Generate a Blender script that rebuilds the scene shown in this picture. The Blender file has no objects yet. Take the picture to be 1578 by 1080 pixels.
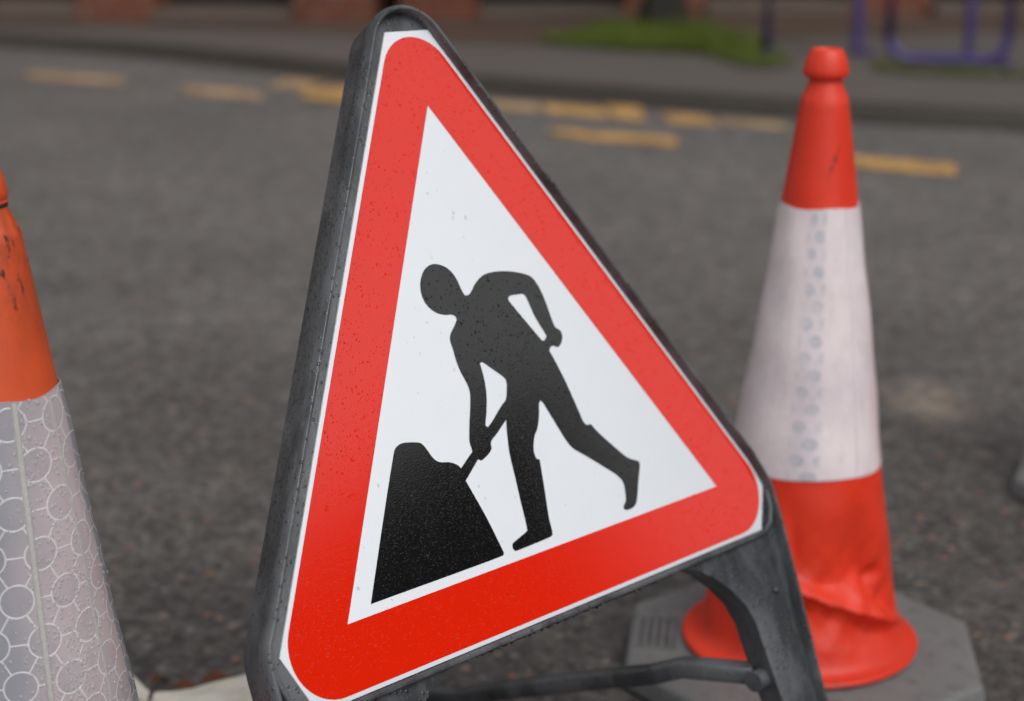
import bpy, bmesh, math, random
from math import radians, sin, cos, pi, sqrt
from mathutils import Vector, Matrix
from mathutils.geometry import tessellate_polygon
random.seed(7)
S = bpy.context.scene
C = S.collection

# ------------------------------------------------------------------ camera
CAM_Z = 0.96488
cd = bpy.data.cameras.new('camera'); cam = bpy.data.objects.new('camera', cd); C.objects.link(cam)
cam.matrix_world = Matrix(((1.0, 0.0041, 0.0, 0), (-0.0012, 0.2831, -0.9591, 0), (-0.0040, 0.9591, 0.2831, CAM_Z), (0, 0, 0, 1)))
cd.sensor_width = 36; cd.lens = 36 * 2600.88 / 1578
cd.clip_start = 0.05; cd.clip_end = 500
cd.dof.use_dof = True; cd.dof.focus_distance = 1.37; cd.dof.aperture_fstop = 3.5
cd.dof.aperture_blades = 0
S.camera = cam

# ------------------------------------------------------------------ sky and sun (overcast)
SUN_EL, SUN_AZ = radians(52), radians(150)      # azimuth clockwise from +Y
w = bpy.data.worlds.new('World'); S.world = w; w.use_nodes = True
nt = w.node_tree; nt.nodes.clear()
sky = nt.nodes.new('ShaderNodeTexSky'); sky.sky_type = 'NISHITA'; sky.sun_disc = False
sky.sun_elevation = SUN_EL; sky.sun_rotation = SUN_AZ; sky.dust_density = 4; sky.air_density = 1.0
hs = nt.nodes.new('ShaderNodeHueSaturation'); hs.inputs['Saturation'].default_value = 0.06
bg = nt.nodes.new('ShaderNodeBackground'); bg.inputs['Strength'].default_value = 0.15
wo = nt.nodes.new('ShaderNodeOutputWorld')
nt.links.new(sky.outputs[0], hs.inputs['Color']); nt.links.new(hs.outputs[0], bg.inputs['Color']); nt.links.new(bg.outputs[0], wo.inputs['Surface'])
sd = bpy.data.lights.new('sun', 'SUN'); sd.energy = 0.5; sd.angle = radians(35); sd.color = (1, 0.96, 0.92)
sun = bpy.data.objects.new('sun', sd); C.objects.link(sun)
sdir = Vector((sin(SUN_AZ) * cos(SUN_EL), cos(SUN_AZ) * cos(SUN_EL), sin(SUN_EL)))
sun.rotation_euler = sdir.to_track_quat('Z', 'Y').to_euler(); sun.location = (0, -4, 8)
S.view_settings.view_transform = 'Standard'; S.view_settings.look = 'None'
S.view_settings.exposure = 0.0; S.view_settings.gamma = 1

# ------------------------------------------------------------------ node helpers
class NM:
    def __init__(s, name):
        s.m = bpy.data.materials.new(name); s.m.use_nodes = True
        s.t = s.m.node_tree; s.b = s.t.nodes['Principled BSDF']
        s.tc = s.t.nodes.new('ShaderNodeTexCoord')
    def n(s, typ, **kw):
        o = s.t.nodes.new(typ)
        for k, v in kw.items(): setattr(o, k, v)
        return o
    def put(s, sock, v):
        if hasattr(v, 'is_linked') or isinstance(v, bpy.types.NodeSocket): s.t.links.new(v, sock)
        else:
            if isinstance(v, (tuple, list)) and len(v) == 3 and sock.type == 'RGBA': v = (*v, 1)
            sock.default_value = v
    def math(s, op, a, b=0.0, c=0.0, clamp=False):
        o = s.n('ShaderNodeMath', operation=op, use_clamp=clamp)
        s.put(o.inputs[0], a); s.put(o.inputs[1], b)
        if op in ('MULTIPLY_ADD', 'WRAP', 'COMPARE', 'SMOOTH_MIN'): s.put(o.inputs[2], c)
        return o.outputs[0]
    def mix(s, f, a, b, blend='MIX'):
        o = s.n('ShaderNodeMix', data_type='RGBA', blend_type=blend)
        s.put(o.inputs[0], f); s.put(o.inputs[6], a); s.put(o.inputs[7], b)
        return o.outputs[2]
    def noise(s, scale, detail=4, rough=.55, co=None, dist=0):
        o = s.n('ShaderNodeTexNoise'); o.inputs['Scale'].default_value = scale
        o.inputs['Detail'].default_value = detail; o.inputs['Roughness'].default_value = rough; o.inputs['Distortion'].default_value = dist
        s.t.links.new(co or s.tc.outputs['Object'], o.inputs['Vector']); return o.outputs['Fac']
    def vor(s, scale, feature='F1', co=None, out='Distance', rnd=1):
        o = s.n('ShaderNodeTexVoronoi', feature=feature); o.inputs['Scale'].default_value = scale
        o.inputs['Randomness'].default_value = rnd
        s.t.links.new(co or s.tc.outputs['Object'], o.inputs['Vector']); return o.outputs[out]
    def ramp(s, f, lo, hi, a=0.0, b=1.0):
        o = s.n('ShaderNodeMapRange'); o.interpolation_type = 'SMOOTHSTEP'
        s.put(o.inputs[0], f)
        for i, v in enumerate((lo, hi, a, b)): o.inputs[i + 1].default_value = v
        return o.outputs[0]
    def sep(s, v):
        o = s.n('ShaderNodeSeparateXYZ'); s.t.links.new(v, o.inputs[0]); return o.outputs
    def mapping(s, scale=(1, 1, 1), rot=(0, 0, 0), src=None):
        o = s.n('ShaderNodeMapping'); o.inputs['Scale'].default_value = scale; o.inputs['Rotation'].default_value = rot
        s.t.links.new(src or s.tc.outputs['Object'], o.inputs['Vector']); return o.outputs[0]
    def bump(s, h, strength=.3, dist=.001, prev=None):
        o = s.n('ShaderNodeBump'); o.inputs['Strength'].default_value = strength; o.inputs['Distance'].default_value = dist
        s.put(o.inputs['Height'], h)
        if prev is not None: s.put(o.inputs['Normal'], prev)
        return o.outputs[0]
    def fin(s, color=None, rough=None, normal=None, **kw):
        if color is not None: s.put(s.b.inputs['Base Color'], color)
        if rough is not None: s.put(s.b.inputs['Roughness'], rough)
        if normal is not None: s.put(s.b.inputs['Normal'], normal)
        for k, v in kw.items(): s.put(s.b.inputs[k.replace('_', ' ')], v)
        return s.m

def mat_plain(name, col, rough=.5, nscale=30, var=.25, bump=.2, bd=.001, **kw):
    k = NM(name); f = k.noise(nscale)
    c = k.mix(f, tuple(x * (1 - var) for x in col), tuple(min(1, x * (1 + var)) for x in col))
    return k.fin(c, rough, k.bump(f, bump, bd), **kw)

# ------------------------------------------------------------------ materials
def mat_asphalt():
    k = NM('wet_asphalt')
    st = k.vor(95, out='Color'); sx = k.sep(st)
    stone = k.ramp(sx[0], 0, 1, .45, 1.75)
    big = k.noise(1.1, 5, .6); mid = k.noise(14, 5, .65); blot = k.noise(45, 3, .6)
    far_sheen = k.ramp(k.math('ADD', k.sep(k.tc.outputs['Object'])[1], k.math('MULTIPLY', big, 1.6)), 2.2, 5.4)  # far road painted lighter in place of grazing sky sheen
    base = k.mix(k.ramp(big, .35, .68), k.mix(far_sheen, (.054, .049, .046), (.128, .120, .115)), k.mix(far_sheen, (.086, .077, .072), (.164, .151, .144)))
    base = k.mix(k.ramp(mid, .35, .7, 0, .45), base, (.026, .025, .024))
    c = k.mix(.75, base, stone, 'MULTIPLY')
    # pinkish and ochre chips among the grey aggregate
    sel = k.vor(52, out='Color'); s2 = k.sep(sel); d2 = k.vor(52)
    chip = k.math('MULTIPLY', k.ramp(s2[0], .90, .93), k.ramp(d2, .42, .25))
    c = k.mix(k.math('MULTIPLY', chip, .8), c, k.mix(s2[1], (.30, .105, .06), (.22, .16, .12)))
    chip2 = k.math('MULTIPLY', k.ramp(s2[2], .86, .9), k.ramp(d2, .4, .22))
    c = k.mix(k.math('MULTIPLY', chip2, .55), c, (.20, .19, .18))
    c = k.mix(k.ramp(blot, .5, .75, 0, .5), c, (.075, .058, .052))
    ds = k.n('ShaderNodeVectorMath', operation='DISTANCE'); k.t.links.new(k.mapping((1, .55, 1)), ds.inputs[0]); ds.inputs[1].default_value = (.76, 2.93 * .55, 0)
    c = k.mix(k.math('MULTIPLY', k.ramp(ds.outputs['Value'], .11, .01), k.ramp(k.noise(24, 5, .7), .38, .56, 0, .9)), c, (.30, .24, .19))
    h = k.math('ADD', k.math('MULTIPLY', k.ramp(k.vor(95), 0, .6, 1, 0), .7), k.math('MULTIPLY', mid, .6))
    r = k.ramp(mid, .3, .7, .50, .72)
    return k.fin(c, r, k.bump(h, .75, .004))
def mat_pave(name, c1, c2):
    k = NM(name)
    c = k.mix(k.noise(3, 6, .65), c1, c2); c = k.mix(k.ramp(k.noise(60, 3), .4, .7, 0, .5), c, tuple(x * .5 for x in c1))
    return k.fin(c, .62, k.bump(k.noise(90, 4), .5, .003))
def mat_brick(name, c1, c2, mortar=(.16, .14, .12), rot=(0, 0, 0), sc=1.0):
    k = NM(name); b = k.n('ShaderNodeTexBrick')
    k.t.links.new(k.mapping(rot=rot), b.inputs['Vector'])
    b.inputs['Color1'].default_value = (*c1, 1); b.inputs['Color2'].default_value = (*c2, 1); b.inputs['Mortar'].default_value = (*mortar, 1)
    b.inputs['Scale'].default_value = sc; b.inputs['Mortar Size'].default_value = .008
    b.inputs['Brick Width'].default_value = .225; b.inputs['Row Height'].default_value = .075
    c = k.mix(k.ramp(k.noise(6, 5), .3, .7, 0, .5), b.outputs['Color'], tuple(x * .5 for x in c1))
    return k.fin(c, .8, k.bump(b.outputs['Fac'], -.5, .006))
def mat_yellow(name, col, wr):
    k = NM(name)
    wear = k.ramp(k.math('ADD', k.math('MULTIPLY', k.noise(22, 6, .7), .5), k.math('MULTIPLY', k.noise(5.5, 3, .6), .5)), .42, .58)
    spk = k.ramp(k.vor(95, out='Distance'), .25, .5)
    c = k.mix(k.math('MULTIPLY', wear, wr), col, (.20, .13, .07))
    c = k.mix(k.math('MULTIPLY', spk, .3), c, (.1, .08, .06))
    return k.fin(c, .55, k.bump(k.noise(90), .5, .003))
def mat_frame():
    k = NM('weathered_black_plastic')
    st = k.noise(9, 6, .65, co=k.mapping((1.6, 1, 1.6)), dist=.6)
    fine = k.noise(240, 4, .7); pits = k.vor(210)
    streak = k.noise(60, 5, .7, co=k.mapping((1, .18, 1)))
    c = k.mix(k.ramp(st, .34, .66), (.022, .025, .029), (.088, .093, .103))
    c = k.mix(k.ramp(streak, .52, .72, 0, .35), c, (.13, .13, .13))
    c = k.mix(k.ramp(k.noise(400, 2), .66, .74, 0, .5), c, (.2, .2, .2))
    h = k.math('ADD', fine, k.math('MULTIPLY', k.ramp(pits, .0, .35, 1, 0), .6))
    sel = k.sep(k.vor(190, out='Color'))[0]; cov = k.ramp(k.noise(22, 4), .4, .62, 0, .4)
    bd = k.math('MULTIPLY', k.ramp(k.vor(190), .34, .16), k.math('GREATER_THAN', k.math('ADD', sel, cov), .64))
    c = k.mix(k.math('MULTIPLY', bd, .5), c, (.016, .017, .02))
    return k.fin(c, k.math('SUBTRACT', k.ramp(streak, .35, .7, .34, .55), k.math('MULTIPLY', bd, .22)), k.bump(bd, .6, .0012, k.bump(h, .5, .0006)), Specular_IOR_Level=.8)
def sheet(name, col, rough, emb=.25, spec=.5, dirt=.0, dcol=(.4, .38, .36), wet=1.0):
    k = NM(name)
    a = k.noise(800, 2, .6); b = k.noise(28, 5, .6)
    dots = k.ramp(k.vor(620), .10, .42, 1, 0)
    c = k.mix(k.ramp(b, .45, .75, 0, dirt), col, dcol)
    h = k.math('ADD', k.math('MULTIPLY', dots, .5), a)
    # beads of rain: small domes, each lensing away the sheen of the sheet
    cover = k.ramp(k.noise(16, 4, .6), .38, .62)
    def beads(sc, th, rad):
        sel = k.sep(k.vor(sc, out='Color'))[0]
        m = k.math('MULTIPLY', k.ramp(k.vor(sc), rad, rad * .45), k.math('GREATER_THAN', k.math('ADD', sel, k.math('MULTIPLY', cover, .22)), th))
        return m
    bd = k.math('MAXIMUM', k.math('MAXIMUM', beads(160, .90, .25), beads(215, .84, .26)), beads(340, .66, .30))
    n1 = k.bump(h, emb, .0004)
    n2 = k.bump(bd, .13 * wet, .0005, n1)
    sp = k.math('MULTIPLY', spec, k.math('SUBTRACT', 1, k.math('MULTIPLY', bd, .9 * wet)))
    c = k.mix(k.math('MULTIPLY', bd, .12 * wet), c, tuple(x * .5 for x in col))
    return k.fin(c, rough, n2, Specular_IOR_Level=sp)
def mat_cone(name, col, dark, scuff=0.0, mark=False):
    k = NM(name)
    z = k.sep(k.tc.outputs['Object'])[2]
    c = k.mix(k.ramp(k.noise(7, 5, .6), .3, .72), col, dark)
    c = k.mix(k.ramp(k.noise(55, 4, .7), .60, .78, 0, .45), c, tuple(x * .55 for x in dark))
    if scuff:
        band = k.math('MULTIPLY', k.ramp(z, .600, .672), k.ramp(z, .705, .698))
        n = k.noise(170, 5, .7, co=k.mapping((1, 1, .25)))
        f = k.math('MULTIPLY', k.ramp(n, .57, .63), band)
        haze = k.math('MULTIPLY', k.ramp(k.noise(40, 5, .7, co=k.mapping((1, 1, .5))), .38, .62), k.ramp(z, .57, .68))
        c = k.mix(k.math('MULTIPLY', haze, .45), c, (.16, .05, .025))
        c = k.mix(k.math('MULTIPLY', f, .95), c, (.012, .009, .008))
        f2 = k.math('MULTIPLY', k.ramp(k.noise(130, 5, .75), .58, .66), k.ramp(z, .71, .73))
        c = k.mix(k.math('MULTIPLY', f2, .8), c, (.02, .012, .01))
    if mark:
        ox, oy, oz = k.sep(k.tc.outputs['Object'])
        q = k.math('ADD', k.math('ABSOLUTE', k.math('SUBTRACT', ox, k.math('MULTIPLY_ADD', oz, .35, -.2125))), k.math('MULTIPLY', k.math('ABSOLUTE', k.math('SUBTRACT', oz, .628)), .16))
        f = k.math('MULTIPLY', k.math('MULTIPLY', k.ramp(q, .0046, .0012), k.ramp(k.noise(150, 4, .7), .38, .56)), k.math('LESS_THAN', oy, 0))
        c = k.mix(k.math('MULTIPLY', f, .85), c, (.05, .012, .01))
        sc = k.math('MULTIPLY', k.ramp(k.noise(120, 5, .75, co=k.mapping((1, 1, .5), (0, .5, 0))), .63, .70), k.ramp(k.noise(14, 3), .5, .62))
        c = k.mix(k.math('MULTIPLY', sc, .55), c, (.10, .02, .012))
        c = k.mix(k.math('MULTIPLY', k.ramp(k.noise(26, 6, .75), .52, .72), k.ramp(z, .24, .05, 0, .6)), c, (.20, .055, .032))
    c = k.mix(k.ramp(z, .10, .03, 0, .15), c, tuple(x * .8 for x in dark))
    return k.fin(c, k.ramp(k.noise(30), .3, .7, .40, .58), k.bump(k.noise(70, 4), .25, .0012), Subsurface_Weight=.12, Subsurface_Radius=(.012, .003, .002), Subsurface_Scale=.6)
def mat_sleeve(name, base1, base2, line, cell, strip, A=.038):
    """retroreflective sleeve with a triangular lattice of rings joined by bars (UV in metres: u along girth, v up)"""
    k = NM(name); uv = k.tc.outputs['UV']; RR = A * (.325 if strip is None else .37)
    def lat(rot):
        m = k.mapping(rot=(0, 0, rot), src=uv); x, y, _ = k.sep(m)
        wx = k.math('WRAP', x, A / 2, -A / 2); wy = k.math('WRAP', y, A * sqrt(3) / 2, -A * sqrt(3) / 2)
        d1 = k.math('SQRT', k.math('ADD', k.math('POWER', k.math('ABSOLUTE', wx), 2), k.math('POWER', k.math('ABSOLUTE', wy), 2)))
        x2 = k.math('WRAP', k.math('ADD', x, A / 2), A / 2, -A / 2); y2 = k.math('WRAP', k.math('ADD', y, A * sqrt(3) / 2), A * sqrt(3) / 2, -A * sqrt(3) / 2)
        d2 = k.math('SQRT', k.math('ADD', k.math('POWER', k.math('ABSOLUTE', x2), 2), k.math('POWER', k.math('ABSOLUTE', y2), 2)))
        ln = k.math('ABSOLUTE', k.math('WRAP', y, A * sqrt(3) / 4, -A * sqrt(3) / 4))
        return k.math('MINIMUM', d1, d2), ln
    d, l0 = lat(0); _, l1 = lat(pi / 3); _, l2 = lat(-pi / 3)
    ring = k.ramp(k.math('ABSOLUTE', k.math('SUBTRACT', d, RR)), .0003, .0009, 1, 0)
    ln = k.math('MINIMUM', k.math('MINIMUM', l0, l1), l2)
    bar = k.math('MULTIPLY', k.ramp(ln, .00035, .0008, 1, 0), k.ramp(d, RR, RR * 1.04))
    pat = k.math('MAXIMUM', ring, bar)
    inside = k.ramp(d, RR * .96, RR * .9)
    x, y, _ = k.sep(uv)
    big = k.noise(11, 5, .6); fine = k.noise(90, 5, .7, co=k.mapping((1, 1, .35)))
    c = k.mix(k.ramp(big, .35, .68), base1, base2)
    c = k.mix(k.ramp(fine, .5, .75, 0, .35), c, tuple(v * .72 for v in base1))
    if strip is None:
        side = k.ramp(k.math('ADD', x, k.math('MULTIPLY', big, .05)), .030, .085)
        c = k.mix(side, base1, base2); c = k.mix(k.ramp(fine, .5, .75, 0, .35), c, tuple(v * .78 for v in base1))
        c = k.mix(k.math("MULTIPLY", inside, .14), c, cell)
        c = k.mix(k.math('MULTIPLY', pat, .85), c, line)
    else:
        ang = k.math('ABSOLUTE', k.math('SUBTRACT', x, strip)); near = k.ramp(ang, .008, .018, 1, 0)  # cells darkened in one strip only, painting in the angle-dependent retroreflection
        c = k.mix(k.math('MULTIPLY', k.math('MULTIPLY', inside, near), k.ramp(k.noise(60, 2), .3, .65, .25, .75)), c, cell)
        c = k.mix(k.math('MULTIPLY', near, .22), c, cell)
        c = k.mix(k.math('MULTIPLY', pat, .22), c, line)
    c = k.mix(k.ramp(k.noise(240, 3), .66, .75, 0, .4), c, (.25, .22, .18))
    h = k.math('ADD', k.math('MULTIPLY', pat, 1.0), k.math('MULTIPLY', fine, .4))
    return k.fin(c, .26, k.bump(h, .5, .0008), Coat_Weight=.25, Coat_Roughness=.12)
M = {}
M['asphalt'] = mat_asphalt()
M['pavement'] = mat_pave('pavement_tarmac', (.105, .092, .082), (.145, .125, .112))
M['paving'] = mat_brick('brown_block_paving', (.115, .062, .040), (.080, .050, .035), (.05, .04, .035))
M['kerb'] = mat_pave('kerb_concrete', (.032, .026, .020), (.055, .046, .037))
M['gutter'] = mat_pave('gutter_silt', (.030, .025, .016), (.05, .042, .026))
M['yellow'] = mat_yellow('road_paint_yellow', (.76, .43, .13), .7)
M['yellow_worn'] = mat_yellow('worn_road_paint', (.60, .40, .22), .72)
M['brick'] = mat_brick('orange_brick', (.20, .042, .009), (.12, .026, .008), rot=(pi / 2, 0, 0))
M['brick_dark'] = mat_brick('dark_brick', (.06, .022, .014), (.04, .018, .014), (.05, .04, .035), rot=(pi / 2, 0, 0))
M['step'] = mat_plain('pale_stone', (.115, .085, .068), .8, 20)
M['door'] = mat_plain('dark_door_paint', (.018, .015, .014), .45, 8)
M['glass'] = mat_plain('window_glass', (.02, .022, .025), .12, 3, .1, 0)
M['slate'] = mat_plain('roof_slate', (.045, .045, .05), .7, 20)
M['white_trim'] = mat_plain('painted_trim', (.2, .19, .18), .6, 20, .1)
M['frame'] = mat_frame()
M['white'] = sheet('white_reflective_sheet', (.725, .76, .80), .30, .12, .5, .10, (.60, .62, .63), .25)
M['red'] = sheet('red_reflective_sheet', (.72, .015, .0015), .10, .11, .88, .10, (.66, .014, .002))
M['black'] = sheet('black_vinyl_film', (.005, .005, .0055), .10, .11, .95, .3, (.012, .012, .013))
M['cone_r'] = mat_cone('red_cone_plastic', (.76, .040, .011), (.62, .026, .006), mark=True)
M['cone_l'] = mat_cone('orange_cone_plastic', (.66, .095, .020), (.58, .065, .014), scuff=1)
M['sleeve_r'] = mat_sleeve('grubby_white_sleeve', (.70, .60, .64), (.82, .72, .73), (.80, .75, .77), (.42, .44, .50), -.004, .0225)
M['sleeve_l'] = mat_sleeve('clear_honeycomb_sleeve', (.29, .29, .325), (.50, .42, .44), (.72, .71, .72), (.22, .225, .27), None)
M['seam'] = mat_plain('stitched_seam', (.44, .43, .41), .4, 300, .25, .6, .0006)
k = NM('grey_rubber')
c_ = k.mix(k.noise(14, 5, .65), (.105, .106, .108), (.19, .19, .186)); c_ = k.mix(k.ramp(k.noise(45, 5, .75), .52, .7, 0, .7), c_, (.055, .05, .046)); c_ = k.mix(k.ramp(k.noise(180, 3), .64, .72, 0, .6), c_, (.24, .22, .2))
M['rubber'] = k.fin(c_, .6, k.bump(k.noise(90, 5, .7), .5, .003))
M['fold'] = mat_plain('welded_fold', (.74, .66, .69), .35, 60, .08)
M['rubber_worn'] = mat_plain('worn_dark_rubber', (.055, .055, .056), .6, 60, .4)
M['rubber_dark'] = mat_plain('dark_rubber', (.02, .02, .022), .6, 40)
M['canvas'] = None
k = NM('cream_canvas')
wv = k.noise(700, 2, .5); c_ = k.mix(k.ramp(k.noise(14, 5), .35, .7), (.68, .64, .57), (.50, .46, .39))
wr = k.noise(26, 4, .55, co=k.mapping((.5, 1.6, 1)), dist=1.2)
M['canvas'] = k.fin(c_, .85, k.bump(wv, .4, .0006, k.bump(wr, .8, .008)))
M['cord'] = mat_plain('dark_cord', (.03, .028, .025), .8, 200)
M['purple'] = mat_plain('purple_paint', (.060, .045, .16), .4, 20, .2)
M['grass'] = mat_plain('grass_blades', (.085, .120, .006), .6, 5, .45, 0)
M['soil'] = mat_plain('mossy_soil', (.055, .050, .022), .9, 12, .5, .6, .01)
k = NM('tree_bark'); z_ = k.sep(k.tc.outputs['Object'])[2]
c_ = k.mix(k.noise(12, 6, .7, co=k.mapping((1, 1, .25))), (.012, .010, .008), (.035, .03, .022))
c_ = k.mix(k.math('MULTIPLY', k.ramp(z_, .30, .42), k.ramp(k.noise(9, 5), .35, .6)), c_, (.11, .12, .07))
M['bark'] = k.fin(c_, .9, k.bump(k.noise(20, 6, .7, co=k.mapping((1, 1, .25))), .8, .02))
M['leaf'] = mat_plain('tree_leaf', (.06, .10, .025), .5, 3, .5, 0)
M['dead_leaf'] = mat_plain('fallen_leaf', (.22, .075, .025), .6, 60, .5)
k = NM('rain_water')
M['water'] = k.fin((1, 1, 1), .02, Transmission_Weight=1.0, IOR=1.33)
k = NM('rain_beads')
M['beads'] = k.fin((.62, .60, .61), .06, Alpha=.40, IOR=1.45, Specular_IOR_Level=1.0)

# ------------------------------------------------------------------ object helpers
def mk(name, bm, mat, parent=None, smooth=True, ang=35):
    me = bpy.data.meshes.new(name); bmesh.ops.recalc_face_normals(bm, faces=bm.faces); bm.to_mesh(me); bm.free()
    for m in (mat if isinstance(mat, (list, tuple)) else [mat]): me.materials.append(m)
    if smooth:
        for p in me.polygons: p.use_smooth = True
        me.set_sharp_from_angle(angle=radians(ang))
    o = bpy.data.objects.new(name, me); C.objects.link(o)
    if parent: o.parent = parent
    return o
def tag(o, label, cat, group=None, kind=None):
    if label: o['label'] = label
    if cat: o['category'] = cat
    if group: o['group'] = group
    if kind: o['kind'] = kind
    return o
def struct(o): o['kind'] = 'structure'; return o
def stuff(o): o['kind'] = 'stuff'; return o
def empty(name, loc, label, cat, group=None, rz=0):
    o = bpy.data.objects.new(name, None); C.objects.link(o); o.location = loc; o.rotation_euler = (0, 0, rz); o.empty_display_size = .1
    return tag(o, label, cat, group)
def box(bm, x0, x1, y0, y1, z0, z1, bev=0, mi=0, mtx=None):
    r = bmesh.ops.create_cube(bm, size=1); v = r['verts']
    for p in v: p.co = Vector(((x0 + x1) / 2 + p.co.x * (x1 - x0), (y0 + y1) / 2 + p.co.y * (y1 - y0), (z0 + z1) / 2 + p.co.z * (z1 - z0)))
    if bev:
        e = list({e for p in v for e in p.link_edges}); r2 = bmesh.ops.bevel(bm, geom=e, offset=bev, segments=2, affect='EDGES'); v = list({x for f in r2['faces'] for x in f.verts} | {p for p in v if p.is_valid})
    if mtx: bmesh.ops.transform(bm, matrix=mtx, verts=v)
    return v
def tube(bm, pts, rad, seg=12, cap=True, flat=1.0, up=Vector((0, 0, 1)), sq=1.0):
    """swept tube; rad number or list; flat = height factor of the section"""
    pts = [Vector(p) for p in pts]; n = len(pts); rings = []
    for i, p in enumerate(pts):
        d = (pts[min(i + 1, n - 1)] - pts[max(i - 1, 0)]).normalized()
        a = d.cross(up)
        if a.length < 1e-4: a = d.cross(Vector((1, 0, 0)))
        a.normalize(); b = a.cross(d).normalized(); r = rad[i] if isinstance(rad, (list, tuple)) else rad
        rings.append([bm.verts.new(p + a * math.copysign(abs(cos(t)) ** sq, cos(t)) * r + b * math.copysign(abs(sin(t)) ** sq, sin(t)) * r * flat) for t in [2 * pi * q / seg for q in range(seg)]])
    for i in range(n - 1):
        for q in range(seg): bm.faces.new((rings[i][q], rings[i][(q + 1) % seg], rings[i + 1][(q + 1) % seg], rings[i + 1][q]))
    if cap: bm.faces.new(rings[0]); bm.faces.new(rings[-1][::-1])
    return rings
def poly_sheet(bm, loops, w, T=lambda u, v, w: Vector((u, v, w))):
    """flat polygon with holes at height w"""
    vs = [[Vector((a, b, 0)) for a, b in L] for L in loops]
    flat = [p for L in vs for p in L]; bv = [bm.verts.new(T(p.x, p.y, w)) for p in flat]; fs = []
    for t in tessellate_polygon(vs):
        try: fs.append(bm.faces.new([bv[i] for i in t]))
        except ValueError: pass
    return bv, fs
def prism(bm, loop, w0, w1, bev=0, inset0=0):
    """closed polygon extruded; inset0 shrinks the w0 side; bev rounds the w1 edge"""
    def off(L, d):
        out = []; n = len(L)
        A = sum(L[i][0] * L[(i + 1) % n][1] - L[(i + 1) % n][0] * L[i][1] for i in range(n)); sgn = 1 if A > 0 else -1
        for i in range(n):
            p0, p1, p2 = Vector(L[i - 1]), Vector(L[i]), Vector(L[(i + 1) % n])
            d1 = (p1 - p0).normalized(); d2 = (p2 - p1).normalized()
            n1 = Vector((-d1.y, d1.x)) * sgn; n2 = Vector((-d2.y, d2.x)) * sgn; m = (n1 + n2)
            m = m / max(.35, m.dot(n1)) if m.length > 1e-6 else n1
            out.append(p1 + m * d)
        return out
    lev = [(inset0, w0), (0, w1 - bev * (1 if w1 > w0 else -1))]
    if bev: lev += [(bev * .3, w1 - bev * .3 * (1 if w1 > w0 else -1)), (bev, w1)]
    rings = [[bm.verts.new((p.x, p.y, ww)) for p in off(loop, d)] for d, ww in lev]; n = len(loop)
    for a, b in zip(rings, rings[1:]):
        for i in range(n): bm.faces.new((a[i], a[(i + 1) % n], b[(i + 1) % n], b[i]))
    for R in (rings[0], rings[-1]):
        for t in tessellate_polygon([[v.co.copy() for v in R]]):
            try: bm.faces.new([R[i] for i in t])
            except ValueError: pass
def smooth_loop(L, sub=4, maxang=50):
    """Hermite smoothing that keeps sharp corners sharp"""
    n = len(L); P = [Vector(p) for p in L]; tan = []
    for i in range(n):
        a = P[i] - P[i - 1]; b = P[(i + 1) % n] - P[i]
        tan.append(None if a.angle(b) > radians(maxang) else (a.normalized() + b.normalized()).normalized())
    out = []
    for i in range(n):
        p0, p1 = P[i], P[(i + 1) % n]; l = (p1 - p0).length; c = (p1 - p0).normalized()
        lp = (P[i] - P[i - 1]).length; ln_ = (P[(i + 2) % n] - p1).length
        m0 = (tan[i] or c) * (min(l, lp * 1.6) if tan[i] else l); m1 = (tan[(i + 1) % n] or c) * (min(l, ln_ * 1.6) if tan[(i + 1) % n] else l)
        for s in range(sub):
            t = s / sub; out.append(tuple(p0 * (2 * t**3 - 3 * t**2 + 1) + m0 * (t**3 - 2 * t**2 + t) + p1 * (-2 * t**3 + 3 * t**2) + m1 * (t**3 - t**2)))
    return out
def arc(cx, cy, r, a0, a1, n=8): return [(cx + r * cos(radians(a0 + (a1 - a0) * i / n)), cy + r * sin(radians(a0 + (a1 - a0) * i / n))) for i in range(n + 1)]
_t = bmesh.new(); bmesh.ops.create_icosphere(_t, subdivisions=2, radius=1); _t.verts.ensure_lookup_table()
ICO_V = [v.co.copy() for v in _t.verts]; ICO_F = [[v.index for v in f.verts] for f in _t.faces]; _t.free()
def drop(bm, p, nrm, r, flat=.55, stretch=1.0):
    mt = Matrix.Translation(p) @ nrm.to_track_quat('Z', 'Y').to_matrix().to_4x4() @ Matrix.Diagonal((r, r * stretch, r * flat, 1))
    vs = [bm.verts.new(mt @ v) for v in ICO_V]
    for f in ICO_F: bm.faces.new([vs[i] for i in f])

# ------------------------------------------------------------------ ground, kerb, pavement
PZ = .05
bm = bmesh.new(); vs = [bm.verts.new(p) for p in ((-150, -150, 0), (150, -150, 0), (150, 150, 0), (-150, 150, 0))]; bm.faces.new(vs)
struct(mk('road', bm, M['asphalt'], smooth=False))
KERB = [(-40, 13.2), (-12, 10.6), (-5, 9.65), (-3.4, 9.28), (-2.71, 9.02), (-1.95, 8.6), (-1.18, 7.98), (-.76, 7.6), (-.02, 7.07), (.54, 6.72), (1.01, 6.44), (1.47, 6.23), (1.95, 6.05), (3, 5.78), (6, 5.6), (12, 5.5), (60, 5.5)]
def offs(L, d):
    out = []
    for i, p in enumerate(L):
        a = Vector(L[max(i - 1, 0)]); b = Vector(L[min(i + 1, len(L) - 1)]); t = (b - a).normalized(); out.append((p[0] - t.y * d, p[1] + t.x * d))
    return out
def strip(bm, A, B, za, zb):
    a = [bm.verts.new((*p, za)) for p in A]; b = [bm.verts.new((*p, zb)) for p in B]
    for i in range(len(a) - 1): bm.faces.new((a[i], a[i + 1], b[i + 1], b[i]))
bm = bmesh.new(); K2 = offs(KERB, .13)
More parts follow.
